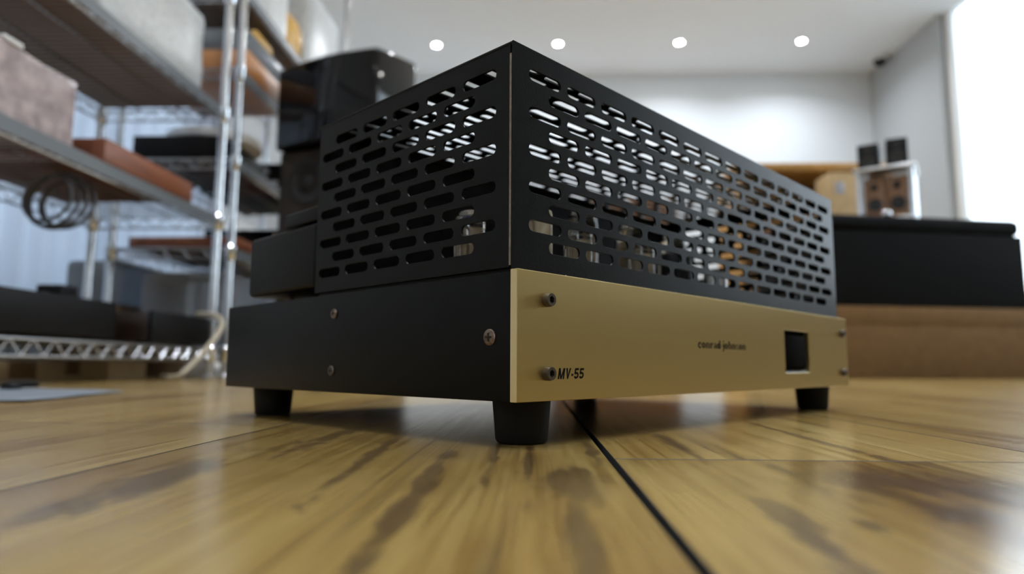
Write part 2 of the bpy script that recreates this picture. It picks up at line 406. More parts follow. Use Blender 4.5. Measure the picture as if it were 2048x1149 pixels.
def slab2d(name, outline, holes, thick, mats, parent, mat4, bevel=.00018):
    """flat plate with holes from a filled 2-D curve, in a plane given by mat4"""
    cu = bpy.data.curves.new(name, 'CURVE'); cu.dimensions = '2D'; cu.fill_mode = 'BOTH'; cu.extrude = thick / 2 - bevel; cu.bevel_depth = bevel; cu.bevel_resolution = 0; cu.offset = -bevel
    for pl in [outline] + holes:
        s = cu.splines.new('POLY'); s.points.add(len(pl) - 1); s.use_cyclic_u = True
        for pt, (a, b) in zip(s.points, pl): pt.co = (a, b, 0, 1)
    o = bpy.data.objects.new(name, cu); C.objects.link(o)
    me = bpy.data.meshes.new_from_object(o.evaluated_get(bpy.context.evaluated_depsgraph_get()))
    bpy.data.objects.remove(o); bpy.data.curves.remove(cu)
    me.transform(mat4); me.materials.clear()
    bm = bmesh.new(); bm.from_mesh(me); bmesh.ops.remove_doubles(bm, verts=bm.verts[:], dist=1e-6); bpy.data.meshes.remove(me)
    return obj(name, bm, mats, parent)
def slot(x0, x1, zc, h=.0063):
    r = h / 2; pts = []
    for k in range(7):
        t = math.pi / 2 + math.pi * k / 6; pts.append((x0 + r + r * math.cos(t), zc + r * math.sin(t)))
    for k in range(7):
        t = -math.pi / 2 + math.pi * k / 6; pts.append((x1 - r + r * math.cos(t), zc + r * math.sin(t)))
    return pts
def rect(a, b, c, d, r=0.):
    if not r: return [(a, c), (b, c), (b, d), (a, d)]
    pts = []
    for (cx, cy, t0) in ((b - r, c + r, -90), (b - r, d - r, 0), (a + r, d - r, 90), (a + r, c + r, 180)):
        for k in range(5):
            t = R(t0 + 22.5 * k); pts.append((cx + r * math.cos(t), cy + r * math.sin(t)))
    return pts
ROWS = [.1981 - .01037 * i for i in range(10)]
CX0, CX1, CY0, CY1, CZ0, CZ1, TH = .0016, .4739, PT + .0003, .1990, .0905, .2126, .0014
MF = lambda y: Matrix(((1, 0, 0, 0), (0, 0, 1, y), (0, 1, 0, 0), (0, 0, 0, 1)))        # (a,b) -> (x,z)
ML = lambda x: Matrix(((0, 0, 1, x), (1, 0, 0, 0), (0, 1, 0, 0), (0, 0, 0, 1)))        # (a,b) -> (y,z)
MT = lambda z: Matrix(((1, 0, 0, 0), (0, 1, 0, 0), (0, 0, 1, z), (0, 0, 0, 1)))        # (a,b) -> (x,y)
fh = [slot(.0138 + .0324 * k, .0138 + .0324 * k + .0268, z) for i, z in enumerate(ROWS) if i % 2 == 0 for k in range(14)]
fh += [slot(.0300 + .0324 * k, .0300 + .0324 * k + .0268, z) for i, z in enumerate(ROWS) if i % 2 for k in range(13)]
slab2d('front_grille', rect(CX0, CX1, CZ0, CZ1), fh, TH, M['black_paint'], amp, MF(CY0 + TH / 2))
sh = [slot(.0182 + .0332 * k, .0182 + .0332 * k + .0268, z) for i, z in enumerate(ROWS) if i % 2 == 0 for k in range(5)]
sh += [slot(.0347 + .0332 * k, .0347 + .0332 * k + .0268, z) for i, z in enumerate(ROWS) if i % 2 for k in range(5)]
slab2d('side_grille', rect(CY0 + .0028, CY1, .0914, CZ1 - .0012), sh, TH, M['black_paint'], amp, ML(CX0 + .0003 + TH / 2))
slab2d('side_grille', rect(CY0 + .0028, CY1, .0914, CZ1 - .0012), sh, TH, M['black_paint'], amp, ML(CX1 - TH / 2))
th_ = []
for j in range(17):
    y = CY0 + .016 + .01037 * j
    for k in range(14 if j % 2 == 0 else 13):
        x = (.0138 if j % 2 == 0 else .0300) + .0324 * k; th_.append(slot(x, x + .0268, y))
slab2d('top_grille', rect(CX0, CX1, CY0 + TH, CY1), th_, TH, M['black_paint'], amp, MT(CZ1 - TH / 2))
obj('rear_panel', bx(CX0 + .002, CX1 - .0015, CY1 - .0012, CY1, CZ0 + .001, CZ1 - .0015), M['black_paint'], amp)
# folded corner flange and the bare seam beside it
bm = bmesh.new(); box(bm, CX0 + .0001, CX0 + .0012, CY0 + TH + .0002, CY0 + .0029, .0925, CZ1 - .0065)
obj('corner_seam', bm, M['raw_edge'], amp)
bm = bmesh.new(); cyl(bm, (CX0 + .0006, CY0 + .0006, CZ0), (CX0 + .0006, CY0 + .0006, CZ1 - .0004), .00055, 10)
box(bm, CX0 + .0030, CX0 + .0042, CY0 + TH, CY0 + .012, CZ0, CZ1 - .002)
obj('corner_fold', bm, M['black_paint'], amp)
for xx in (CX0 + .0032, CX1 - .0052): obj('inner_rail', bx(xx, xx + .002, CY0 + .003, CY1 - .002, .0888, .0940), M['black_paint'], amp)  # black strips added to keep light out of the gap under the cage
# faceplate
SX0, SX1, SZ0, SZ1 = .3280, .3822, .0366, .0732
fp = slab2d('faceplate', rect(0, W, ZB, ZT), [rect(SX0, SX1, SZ0, SZ1, .0012)], PT, M['gold'], amp, MF(PT / 2), .0003)
bm = bmesh.new()
for (a, b, c, d) in ((SX0, SX1, SZ1 - .0005, SZ1 + .0002), (SX0 - .0002, SX0 + .0005, SZ0, SZ1), (SX1 - .0005, SX1 + .0002, SZ0, SZ1)):
    box(bm, a, b, .0004, PT, c, d)
obj('window_edge', bm, M['gold_edge'], fp)
bm = bmesh.new()                        # silver lower edge, added and sloped to catch the ceiling light
vs = [bm.verts.new(v) for v in ((SX0, .0003, SZ0 - .0002), (SX1, .0003, SZ0 - .0002), (SX1, PT, SZ0 + .0030), (SX0, PT, SZ0 + .0030), (SX0, PT, SZ0 - .0002), (SX1, PT, SZ0 - .0002))]
for f in ((0, 1, 2, 3), (3, 2, 5, 4), (0, 4, 5, 1), (0, 3, 4), (1, 5, 2)): bm.faces.new([vs[i] for i in f])
obj('window_ledge', bm, M['silver'], fp, smooth=False)
sw = obj('power_switch', bx(SX0 + .0006, SX1 - .0006, .0041, PT + .001, SZ0 + .0030, SZ1 - .0006), M['switch'], fp)
obj('rocker', bx(SX0 + .0008, SX1 - .0075, .0006, .0042, SZ0 + .0050, SZ1 - .0050, .0006), M['switch'], sw)
obj('side_edge', bx(-.00025, .0002, .0002, PT - .0001, ZB + .0002, ZT - .0002), M['gold_edge'], fp)

def socket_bolt(x, z):
    bm = bmesh.new(); n = 24
    def hexr(t, r): 
        a = (t + math.pi / 6) % (math.pi / 3) - math.pi / 6; return r / math.cos(a)
    prof = [(.0037, 0), (.0037, .0028), (.0033, .0040), ('h', .0040), ('h', .0012), (0.0002, .0012)]
    rings = []
    for r, h in prof:
        ring = []
        for i in range(n):
            t = 2 * math.pi * i / n; q = hexr(t, .0017) if r == 'h' else r
            ring.append(bm.verts.new((x + q * math.cos(t), -h, z + q * math.sin(t))))
        rings.append(ring)
    for A, B in zip(rings, rings[1:]):
        for i in range(n): bm.faces.new((A[i], A[(i + 1) % n], B[(i + 1) % n], B[i]))
    bm.faces.new(rings[-1])
    obj('socket_bolt', bm, M['bolt'], fp)
for x, z in ((.0218, .0755), (.0218, .0375), (.4662, .0748), (.4655, .0368)): socket_bolt(x, z)

# ---- lettering: strokes laid flat on the faceplate
def quadstroke(bm, p, q, w, w2=None, y0=-.00006):
    p = Vector(p); q = Vector(q); d = (q - p).normalized(); n = Vector((-d.y, d.x)); w2 = w if w2 is None else w2
    c = [p + n * w / 2, p - n * w / 2, q - n * w2 / 2, q + n * w2 / 2]
    poly(bm, c, y0)
def poly(bm, c, y0=-.00006):
    a = [bm.verts.new((v[0], y0, v[1])) for v in c]; b = [bm.verts.new((v[0], .00004, v[1])) for v in c]; n = len(c)
    bm.faces.new(a); bm.faces.new(b[::-1])
    for i in range(n): bm.faces.new((a[i], b[i], b[(i + 1) % n], a[(i + 1) % n]))
def ribbon(bm, pts, w):
    P = [Vector(p) for p in pts]; L_, R_ = [], []
    for i, p in enumerate(P):
        d = (P[min(i + 1, len(P) - 1)] - P[max(i - 1, 0)]).normalized(); n = Vector((-d.y, d.x))
        ww = w[i] if isinstance(w, (list, tuple)) else w
        L_.append(p + n * ww / 2); R_.append(p - n * ww / 2)
    for i in range(len(P) - 1): poly(bm, [L_[i], R_[i], R_[i + 1], L_[i + 1]])
def arc(cx, cy, rx_, ry_, t0, t1, n=12):
    return [(cx + rx_ * math.cos(R(t0 + (t1 - t0) * k / n)), cy + ry_ * math.sin(R(t0 + (t1 - t0) * k / n))) for k in range(n + 1)]
def shear(bm, base, k, x0=0., sx=1.):
    for v in bm.verts: v.co.x = x0 + (v.co.x) * sx + (v.co.z - base) * k
# model mark, condensed bold italic, cap height 5.6 mm
bm = bmesh.new(); h = .0058; s = .00118; b0 = 0.
x = 0.
quadstroke(bm, (x + s / 2, 0), (x + s / 2, h), s); quadstroke(bm, (x + .0040 + s / 2, 0), (x + .0040 + s / 2, h), s)
poly(bm, [(x, h), (x + s * 1.15, h), (x + .0024 + s * .55, 0), (x + .0024 - s * .3, 0)]); poly(bm, [(x + .0040 + s, h), (x + .0040 - s * .15, h), (x + .0024 - s * .3, 0), (x + .0024 + s * .55, 0)])
x = .0060
poly(bm, [(x, h), (x + s * 1.1, h), (x + .0021 + s * .35, 0), (x + .0021 - s * .35, 0)]); poly(bm, [(x + .0042, h), (x + .0042 - s * 1.1, h), (x + .0021 - s * .35, 0), (x + .0021 + s * .35, 0)])
x = .0109
quadstroke(bm, (x, h * .38), (x + .0017, h * .38), s * 1.05)
for x in (.0135, .0180):
    quadstroke(bm, (x + .0003, h - s / 2), (x + .0034, h - s / 2), s)
    quadstroke(bm, (x + .0006, h - .0002), (x + .0004, h * .47), s * .95)
    ribbon(bm, [(x + .0004, h * .50)] + arc(x + .0017, h * .32 + .0001, .0014, h * .32 - s / 2, 130, -90, 16) + arc(x + .0017, h * .32, .0014, h * .32 - s / 2, -100, -165, 5), s)
shear(bm, 0, .20, 0, 1.0)
for v in bm.verts: v.co.x += .0308; v.co.z += .0345
obj('lettering', bm, M['ink'], fp, smooth=False)
# maker's name, heavy roman with slab serifs, x-height 3.4 mm
bm = bmesh.new(); xh = .0038; asc = .0058; st = .00135; th2 = .00075
def serif(x, z, wd=.0017): quadstroke(bm, (x - wd / 2, z), (x + wd / 2, z), .0003)
def ring(cx, wd):
    O = arc(cx, xh / 2, wd / 2, xh / 2 + .0001, 0, 360, 24); I = arc(cx, xh / 2, wd / 2 - st, xh / 2 - th2, 0, 360, 24)
    for k in range(24): poly(bm, [O[k], O[k + 1], I[k + 1], I[k]])
def g_c(x):
    pts = arc(x + .0017, xh / 2, .0013, xh / 2 - .0002, 50, 320, 18); n = len(pts)
    ribbon(bm, pts, [th2 + (st - th2) * math.sin(math.pi * i / (n - 1)) for i in range(n)])
    ribbon(bm, arc(x + .0026, xh * .72, .0003, .0003, 0, 360, 8), .0005); return .0035
def g_o(x): ring(x + .0019, .0037); return .0041
def stem(x, z0, z1): quadstroke(bm, (x, z0), (x, z1), st)
def g_n(x):
    stem(x + .0010, 0, xh); serif(x + .0010, .00015); quadstroke(bm, (x + .0001, xh - .0002), (x + .0010, xh - .0002), .0003)
    ribbon(bm, arc(x + .0022, xh * .62, .0012, xh * .33, 170, 10, 10), [.0003] * 4 + [.0005, .0006, .0007, .0008, .0009, st, st])
    stem(x + .0034, 0, xh * .7); serif(x + .0034, .00015); return .0046
def g_r(x):
    stem(x + .0010, 0, xh); serif(x + .0010, .00015); quadstroke(bm, (x + .0001, xh - .0002), (x + .0010, xh - .0002), .0003)
    ribbon(bm, arc(x + .0022, xh * .58, .0011, xh * .36, 165, 50, 8), .0005); ribbon(bm, arc(x + .0028, xh * .80, .0003, .0003, 0, 360, 8), .0006); return .0034
def g_a(x):
    stem(x + .0027, 0, xh * .72); quadstroke(bm, (x + .0027, .0002), (x + .0036, .0002), .0004)
    ribbon(bm, arc(x + .0018, xh * .70, .0010, xh * .26, 0, 165, 10), .0005)
    O = arc(x + .0015, xh * .27, .0013, xh * .28, 0, 360, 16); I = arc(x + .0015, xh * .27, .0006, xh * .17, 0, 360, 16)
    for k in range(16): poly(bm, [O[k], O[k + 1], I[k + 1], I[k]])
    return .0038
def g_d(x):
    ring(x + .0018, .0034); stem(x + .0033, 0, asc); quadstroke(bm, (x + .0023, asc - .0002), (x + .0033, asc - .0002), .0003); quadstroke(bm, (x + .0033, .0002), (x + .0042, .0002), .0004); return .0046
def g_h(x):
    stem(x + .0010, 0, asc); quadstroke(bm, (x + .0001, asc - .0002), (x + .0010, asc - .0002), .0003); serif(x + .0010, .00015)
    ribbon(bm, arc(x + .0022, xh * .62, .0012, xh * .33, 170, 10, 10), [.0003] * 4 + [.0005, .0006, .0007, .0008, .0009, st, st])
    stem(x + .0034, 0, xh * .7); serif(x + .0034, .00015); return .0046
def g_j(x):
    stem(x + .0012, -.0010, xh); quadstroke(bm, (x + .0003, xh - .0002), (x + .0012, xh - .0002), .0003)
    ribbon(bm, arc(x + .0006, -.0010, .0007, .0007, 0, -150, 8), .0006); ribbon(bm, arc(x + .0012, asc - .0004, .0003, .0003, 0, 360, 8), .0007); return .0022
def g_s(x):
    ribbon(bm, arc(x + .0015, xh * .73, .0010, xh * .22, 30, 230, 9) + arc(x + .0015, xh * .26, .0011, xh * .22, 60, -160, 10), .0006); return .0034
def g_dash(x): quadstroke(bm, (x + .0002, xh * .5), (x + .0015, xh * .5), .0006); return .0018
x = 0.
for g in (g_c, g_o, g_n, g_r, g_a, g_d, g_dash, g_j, g_o, g_h, g_n, g_s, g_o, g_n): x += g(x)
k = .0735 / x
for v in bm.verts: v.co.x = .1806 + v.co.x * k; v.co.z = .0543 + v.co.z
obj('lettering', bm, M['ink'], fp, smooth=False)
# specks of dust along the top of the faceplate
bm = bmesh.new()
for k in range(26):
    xx = .02 + .40 * (k + random.random() * .9) / 26; r = random.uniform(.00018, .0005)
    bmesh.ops.create_icosphere(bm, subdivisions=1, radius=r, matrix=Matrix.Translation((xx, random.uniform(.0008, .0040), ZT + r * .5)) @ Matrix.Diagonal((1.6, 1, .8, 1)))
tag(obj('dust', bm, M['dust'], fp), kind='stuff')

for (x, y) in ((.0303, .0253), (.4526, .0253), (.0303, .3083), (.4526, .3083)):
    bm = bmesh.new(); lathe(bm, [(.0100, ZB + .0002), (.0160, ZB), (.0160, ZB - .001), (.0143, .0022), (.0136, .0007), (.0120, 0)], 40, (x, y, 0)); obj('foot', bm, M['rubber'], amp)

# transformer shroud behind the cage, two tiers on spacers
sv = sub('transformer_shroud', amp)
def shell(name, a, b, c, d, e, f, r): return obj(name, bx(a, b, c, d, e, f, r, 4), M['black_paint'], sv)
shell('lower_cover', .0022, .4735, .1998, .3045, .0958, .1433, .0035)
shell('upper_cover', .0050, .4700, .1998, .2532, .1457, .1565, .0015)
for x in (.03, .16, .3, .45):
    for y in (.215, .285): obj('spacer', cyl(bmesh.new(), (x, y, .0885), (x, y, .0965), .003, 10), M['screw'], sv)
    obj('spacer', cyl(bmesh.new(), (x, .225, .1425), (x, .225, .147), .006, 10), M['screw'], sv)
for x in (.012, .2, .46): obj('cap_screw', cyl(bmesh.new(), (x, .2787, .1430), (x, .2787, .1463), .0036, 14), M['bolt'], sv)

# vacuum tubes and capacitors inside the cage
def vac(kind, x, y):
    t = sub('vacuum_tube', amp); t.location = (x, y, .0889)
    if kind == 'small':
        bm = bmesh.new(); lathe(bm, [(.012, 0), (.012, .006), (.0108, .0062), (.0108, .011), (.009, .011)], 24); obj('socket', bm, M['cream'], t)
        R1, h0, h1 = .0102, .011, .052; pw, pd, p0, p1 = .0055, .0035, .017, .040
    else:
        bm = bmesh.new(); lathe(bm, [(.018, 0), (.018, .004), (.0165, .0045), (.0165, .017), (.015, .018)], 28); obj('socket', bm, M['brown_base'], t)
        R1, h0, h1 = .0150, .018, .098; pw, pd, p0, p1 = .010, .007, .030, .072
    hh = h1 - h0
    out = [(R1 * .92, h0), (R1, h0 + .1 * hh), (R1, h0 + .78 * hh), (R1 * .92, h0 + .88 * hh), (R1 * .7, h0 + .95 * hh), (R1 * .35, h0 + .99 * hh), (.0005, h0 + hh)]
    tk = .0008
    inn = [(max(r - tk, .0003), min(z, h0 + hh - tk * 1.2) - (tk if i > 3 else 0) + (tk if i == 0 else 0)) for i, (r, z) in enumerate(out)]
    bm = bmesh.new(); lathe(bm, out, 28); lathe(bm, inn, 28)
    obj('glass_envelope', bm, M['glass'], t)
    bm = bmesh.new(); box(bm, -pw, pw, -pd, pd, p0, p1, .0012)
    for s in (-1, 1): cyl(bm, (s * pw * 1.05, 0, h0 + .002), (s * pw * 1.05, 0, p1 + .004), .0007, 8)
    obj('anode', bm, M['plate_grey'], t)
    for zz in (p1 + .002, p0 - .003):
        bm = bmesh.new(); lathe(bm, [(pw * 1.25, zz), (pw * 1.25, zz + .001), (.001, zz + .001)], 20); obj('mica_disc', bm, M['cream'], t)
    bm = bmesh.new(); lathe(bm, [(R1 * .80, h0 + .86 * hh), (R1 * .60, h0 + .93 * hh), (R1 * .25, h0 + .965 * hh), (.0004, h0 + .97 * hh)], 24, close=False); obj('getter', bm, M['getter'], t)
for x in (.045, .125, .205): vac('small', x, .060 if x > .1 else .085)
for x in (.165, .245, .325, .405): vac('power', x, .150)
for (x, y, r, h, m) in ((.085, .115, .011, .045, 'blue_cap'), (.275, .07, .013, .05, 'matt_black'), (.105, .165, .008, .03, 'chrome'), (.020, .135, .005, .012, 'raw_edge'), (.355, .075, .011, .042, 'silver'), (.060, .036, .006, .046, 'cream')):
    bm = bmesh.new(); lathe(bm, [(r, 0), (r, h - .002), (r * .9, h), (r * .75, h), (r * .7, h - .0008)], 20, (x, y, .0889)); obj('capacitor', bm, M[m], amp)

# ------------------------------------------------------------------ wire shelving on the left
SX_F, SX_B = -.992, -1.392          # post centres, aisle side and wall side
def shelving(label, y0, y1, levels, top, liners):
    t = thing('wire_shelving_unit', label, 'shelving', (0, 0, 0))
    for x in (SX_F, SX_B):
        for y in (y0, y1):
            bm = bmesh.new(); cyl(bm, (x, y, .02), (x, y, top), .0126, 16); lathe(bm, [(.0133, top), (.0133, top + .004), (.004, top + .008)], 16, (x, y, 0))
            lathe(bm, [(.017, 0), (.019, .004), (.010, .012), (.006, .022)], 14, (x, y, 0))
            z = .05
            while z < top - .02:                                     # the fine rings that mark the pole
                lathe(bm, [(.0126, z), (.0131, z + .001), (.0131, z + .002), (.0126, z + .003)], 12, (x, y, 0), close=False); z += .0508
            obj('post', bm, M['chrome'], t)
    for k, z in enumerate(levels):
        s = sub('shelf', t)
        bm = bmesh.new()
        for x in (SX_F, SX_B):
            cyl(bm, (x, y0, z), (x, y1, z), .0032, 6); cyl(bm, (x, y0, z - .034), (x, y1, z - .034), .0032, 6)
            n = int((y1 - y0) / .03); 
            for i in range(n):
                ya = y0 + (y1 - y0) * i / n; yb = y0 + (y1 - y0) * (i + 1) / n
                cyl(bm, (x, ya, z if i % 2 else z - .034), (x, yb, z - .034 if i % 2 else z), .002, 5)
        for y in (y0, y1):
            cyl(bm, (SX_B, y, z), (SX_F, y, z), .0032, 6); cyl(bm, (SX_B, y, z - .034), (SX_F, y, z - .034), .0032, 6)
            n = 12
            for i in range(n):
                xa = SX_B + (SX_F - SX_B) * i / n; xb = SX_B + (SX_F - SX_B) * (i + 1) / n
                cyl(bm, (xa, y, z if i % 2 else z - .034), (xb, y, z - .034 if i % 2 else z), .002, 5)
        obj('shelf_frame', bm, M['wire'], s)
        for x in (SX_F, SX_B):
            for y in (y0, y1):
                bm = bmesh.new(); lathe(bm, [(.0150, z - .042), (.0185, z - .036), (.0205, z + .004), (.0165, z + .010)], 14, (x, y, 0)); obj('corner_collar', bm, M['chrome'], s)
        if k: obj('label_strip', bx(SX_F + .0035, SX_F + .0055, y0 + .025, y1 - .025, z - .028, z + .003), M['label_strip'], s)
        bm = bmesh.new(); n = int((y1 - y0) / .024)
        for i in range(1, n):
            y = y0 + (y1 - y0) * i / n; cyl(bm, (SX_B, y, z + .003), (SX_F, y, z + .003), .0016, 5, cap=False)
        for i in (1, 2): 
            x = SX_B + (SX_F - SX_B) * i / 3; cyl(bm, (x, y0, z - .003), (x, y1, z - .003), .0025, 5, cap=False)
        tag(obj('wire_deck', bm, M['wire'], s), kind='stuff')
        if k in liners:
            obj('shelf_liner', bx(SX_B + .02, SX_F - .02, y0 + .02, y1 - .02, z + .0048, z + .009), M['hardboard'], s)
    return t
AY0, AY1, BY0, BY1 = .85, 2.050, 2.150, 3.36
shelving('chrome wire shelving unit nearest the camera, with brown boards under its shelves', AY0, AY1, (.09, .500, .850, 1.25), 1.80, (2,))
shelving('chrome wire shelving unit farther back, behind the black loudspeaker', BY0, BY1, (.09, .420, .722, 1.035, 1.325), 2.0, (4,))

def boxobj(name, label, cat, m, x0, x1, y0, y1, z0, z1, bev=.003, group=None):
    o = obj(name, bx(x0, x1, y0, y1, z0, z1, bev), M[m]); return tag(o, label, cat, group)
def crumple(o, amt, sc=20., levels=3):
    me = o.data; bm = bmesh.new(); bm.from_mesh(me)
    bmesh.ops.subdivide_edges(bm, edges=bm.edges[:], cuts=levels, use_grid_fill=True)
    from mathutils import noise
    lo = min(v.co.z for v in bm.verts)
    for v in bm.verts:
        n = noise.noise_vector(v.co * sc); v.co += n * amt; v.co.z = max(v.co.z, lo)
    bm.to_mesh(me); bm.free(); return o
ZD = .0048        # top of the deck wires above the shelf level

# nearest unit
t = thing('plastic_storage_box', 'pinkish clear plastic wrapped box on the middle shelf of the near unit', 'box', (0, 0, .5 + ZD))
o = obj('wrapped_box', bx(-1.36, -1.005, 1.02, 1.395, 0, .152, .006), M['pink_plastic'], t); crumple(o, .006, 26)
o = obj('wrapping_tape', bx(-1.3, -1.0, 1.18, 1.23, .148, .158, .002), M['white_plastic'], t)
t = thing('wooden_plinth', 'red-brown wooden plinth lying on the shelf edge of the near unit', 'plinth', (0, 0, .5 + ZD))
obj('plinth_body', bx(-1.36, -.985, 1.475, 1.872, 0, .055, .002), M['red_wood'], t)
obj('plinth_top', bx(-1.34, -1.0, 1.49, 1.86, .0552, .060, .001), M['bubble'], t)
o = boxobj('wrapped_package', 'pale bubble-wrapped package above brown boards on the near unit', 'package', 'bubble', -1.35, -1.02, 1.46, 1.97, .8605, 1.12, .02); crumple(o, .010, 15)
o = boxobj('wrapped_package', 'dark grey wrapped package at the left end of the near unit', 'package', 'grey_wrap', -1.35, -1.03, .95, 1.36, .8605, 1.06, .02); crumple(o, .008, 15)
# black components on the lowest shelf of the nearest unit
t = thing('hifi_component', 'long black hi-fi component on the lowest shelf, nearest the camera', 'hi-fi component', (0, 0, .09 + ZD))
obj('case', bx(-1.375, -1.01, 1.10, 1.60, .008, .094, .003), M['matt_black'], t)
for x in (-1.34, -1.05):
    for y in (1.14, 1.56):
        bm = bmesh.new(); cyl(bm, (x, y, 0), (x, y, .009), .015, 14); obj('foot', bm, M['rubber'], t)
t = thing('hifi_component', 'black component with dark wood front at the far end of the lowest shelf', 'hi-fi component', (0, 0, .09 + ZD))
obj('case', bx(-1.375, -1.00, 1.72, 2.02, .008, .082, .003), M['dark_wood'], t)
obj('end_panel', bx(-.999, -.985, 1.715, 2.025, .004, .086, .002), M['matt_black'], t)
for x in (-1.34, -1.03):
    for y in (1.75, 1.98):
        bm = bmesh.new(); cyl(bm, (x, y, 0), (x, y, .009), .015, 14); obj('foot', bm, M['rubber'], t)
t = thing('power_adapter', 'small black adapter block on top of the long black component', 'adapter', (0, 0, .09 + ZD + .094))
obj('adapter_body', bx(-1.14, -1.08, 1.50, 1.56, 0, .034, .004), M['matt_black'], t); bm = bmesh.new(); cyl(bm, (-1.11, 1.50, .012), (-1.11, 1.475, .012), .006, 10); obj('cable_plug', bm, M['rubber'], t)
# coil of cable hanging under the middle shelf
bm = bmesh.new()
for k in range(5):
    r1 = .055 + .006 * (k % 3)
    tube(bm, [(-1.10 + r1 * math.cos(a) + .004 * k, 1.46 + .012 * k + .01 * math.sin(a), .424 + r1 * 1.0 * math.sin(a) - .003 * (k % 2) - .01) for a in [2 * math.pi * i / 28 for i in range(28)]], .0042, 7, True)
tag(obj('cable_coil', bm, M['grey_cable']), 'dark cable coil hanging below the middle shelf of the near unit', 'cable')
# cartons on the floor under the shelf
for k, (x0, x1, y0, y1, lab) in enumerate(((-1.62, -1.44, 1.82, 2.2, 'brown carton on the floor under the lowest shelf, leftmost'), (-1.36, -1.16, 1.82, 2.0, 'narrow brown carton on the floor under the dark wood component'))):
    t = thing('cardboard_carton', lab, 'carton', (0, 0, 0), 0, 'cartons on the floor below the shelves')
    obj('carton_body', bx(x0, x1, y0, y1, 0, .050, .002), M['cardboard_pale'], t); obj('sealing_tape', bx((x0 + x1) / 2 - .02, (x0 + x1) / 2 + .02, y0 - .0006, y1, .012, .0507, .0002), M['cardboard'], t)
# pale cable from the lower shelf to the floor
bm = bmesh.new(); tube(bm, spline([(-1.03, 2.03, .195), (-.965, 2.005, .19), (-.925, 1.975, .165), (-.918, 1.93, .125), (-.930, 1.87, .07), (-.945, 1.82, .026), (-.965, 1.81, .0078), (-1.02, 1.84, .0078)], 8), .0072, 10)
tag(obj('hanging_cable', bm, M['beige_cable']), 'thick beige cable drooping from the lowest shelf to the floor', 'cable')
bm = bmesh.new(); tube(bm, [(-1.08 + (.10 + .010 * math.sin(3 * a)) * math.cos(a), 2.25 + .085 * math.sin(a), .006 + .0012 * a) for a in [2 * math.pi * i / 22 for i in range(66)]], .005, 8)
tag(obj('cable_loop', bm, M['white_plastic']), 'loose white cable looped on the floor between the shelf posts', 'cable')

# farther unit
t = thing('turntable', 'black turntable with white platter on the shelf behind chrome posts', 'turntable', (0, 0, .722 + ZD))
obj('plinth', bx(-1.37, -1.06, 2.19, 2.56, .012, .092, .004), M['matt_black'], t)
bm = bmesh.new(); lathe(bm, [(.155, .100), (.165, .104), (.167, .128), (.160, .134), (.01, .134)], 48, (-1.175, 2.375, 0)); lathe(bm, [(.05, .090), (.05, .101)], 24, (-1.175, 2.375, 0)); obj('platter', bm, M['white_plastic'], t)
bm = bmesh.new(); tube(bm, [(-1.10, 2.53, .092), (-1.10, 2.53, .155), (-1.10, 2.52, .16), (-1.13, 2.36, .145)], .005, 8); obj('tonearm', bm, M['silver'], t)
for x in (-1.34, -1.09):
    for y in (2.22, 2.53):
        bm = bmesh.new(); cyl(bm, (x, y, 0), (x, y, .013), .018, 14); obj('foot', bm, M['rubber'], t)
t = thing('receiver', 'black receiver with a silver knob beside the white platter turntable', 'receiver', (0, 0, .722 + ZD))
obj('case', bx(-1.36, -1.03, 2.64, 3.06, .010, .13, .003), M['matt_black'], t)
bm = bmesh.new(); lathe(bm, [(.018, 0), (.018, .016), (.015, .019)], 24, (-1.09, 2.64, .09), 'y'); obj('knob', bm, M['silver'], t)
obj('trim_strip', bx(-1.35, -1.04, 2.6375, 2.6405, .045, .058, .0005), M['silver'], t)
for x in (-1.32, -1.07):
    for y in (2.68, 3.02):
        bm = bmesh.new(); cyl(bm, (x, y, 0), (x, y, .011), .015, 14); obj('foot', bm, M['rubber'], t)
def deck_player(label, y0, y1, z, mw, ph, lid):
    t = thing('record_player', label, 'record player', (0, 0, z + ZD))
    obj('plinth', bx(-1.36, -.993, y0, y1, .006, ph, .003), M[mw], t)
    if lid:
        bm = bx(-1.355, -1.0, y0 + .01, y1 - .01, ph + .001, ph + lid, .006); box(bm, -1.351, -1.004, y0 + .014, y1 - .014, ph + .002, ph + lid - .004, .004)
        obj('dust_cover', bm, M['acrylic'], t)
    for x in (-1.33, -1.03):
        for y in (y0 + .04, y1 - .04):
            bm = bmesh.new(); cyl(bm, (x, y, 0), (x, y, .007), .018, 14); obj('foot', bm, M['rubber'], t)
deck_player('record player with bright orange wooden plinth on a high shelf', 2.20, 2.62, 1.035, 'orange_wood', .090, .085)
deck_player('low record player with red-brown plinth on the second shelf from the floor', 2.19, 2.60, .420, 'red_wood', .042, 0)
t = thing('amplifier_case', 'black amplifier case behind the red-brown plinth record player', 'amplifier', (0, 0, .42 + ZD))
obj('case', bx(-1.36, -1.03, 2.70, 3.1, .008, .17, .003), M['matt_black'], t); obj('front_panel', bx(-1.355, -1.035, 2.694, 2.7, .012, .166, .001), M['gloss_black'], t)
for x in (-1.32, -1.07):
    for y in (2.74, 3.06):
        bm = bmesh.new(); cyl(bm, (x, y, 0), (x, y, .009), .015, 14); obj('foot', bm, M['rubber'], t)
bm = bx(-1.345, -1.01, 2.24, 2.66, 0, .262, .03, 4); box(bm, -1.341, -1.014, 2.244, 2.656, .0, .258, .026, 4)
o = obj('dust_cover', bm, M['acrylic'], loc=(0, 0, .09 + ZD)); tag(o, 'large smoked clear dust cover on the lowest shelf of the farther unit', 'cover')
o = boxobj('amber_bottle_pack', 'amber plastic pack lying on the dust cover of the orange record player', 'pack', 'yellow', -1.10, -1.01, 2.30, 2.46, 1.035 + ZD + .1755, 1.035 + ZD + .215, .008)
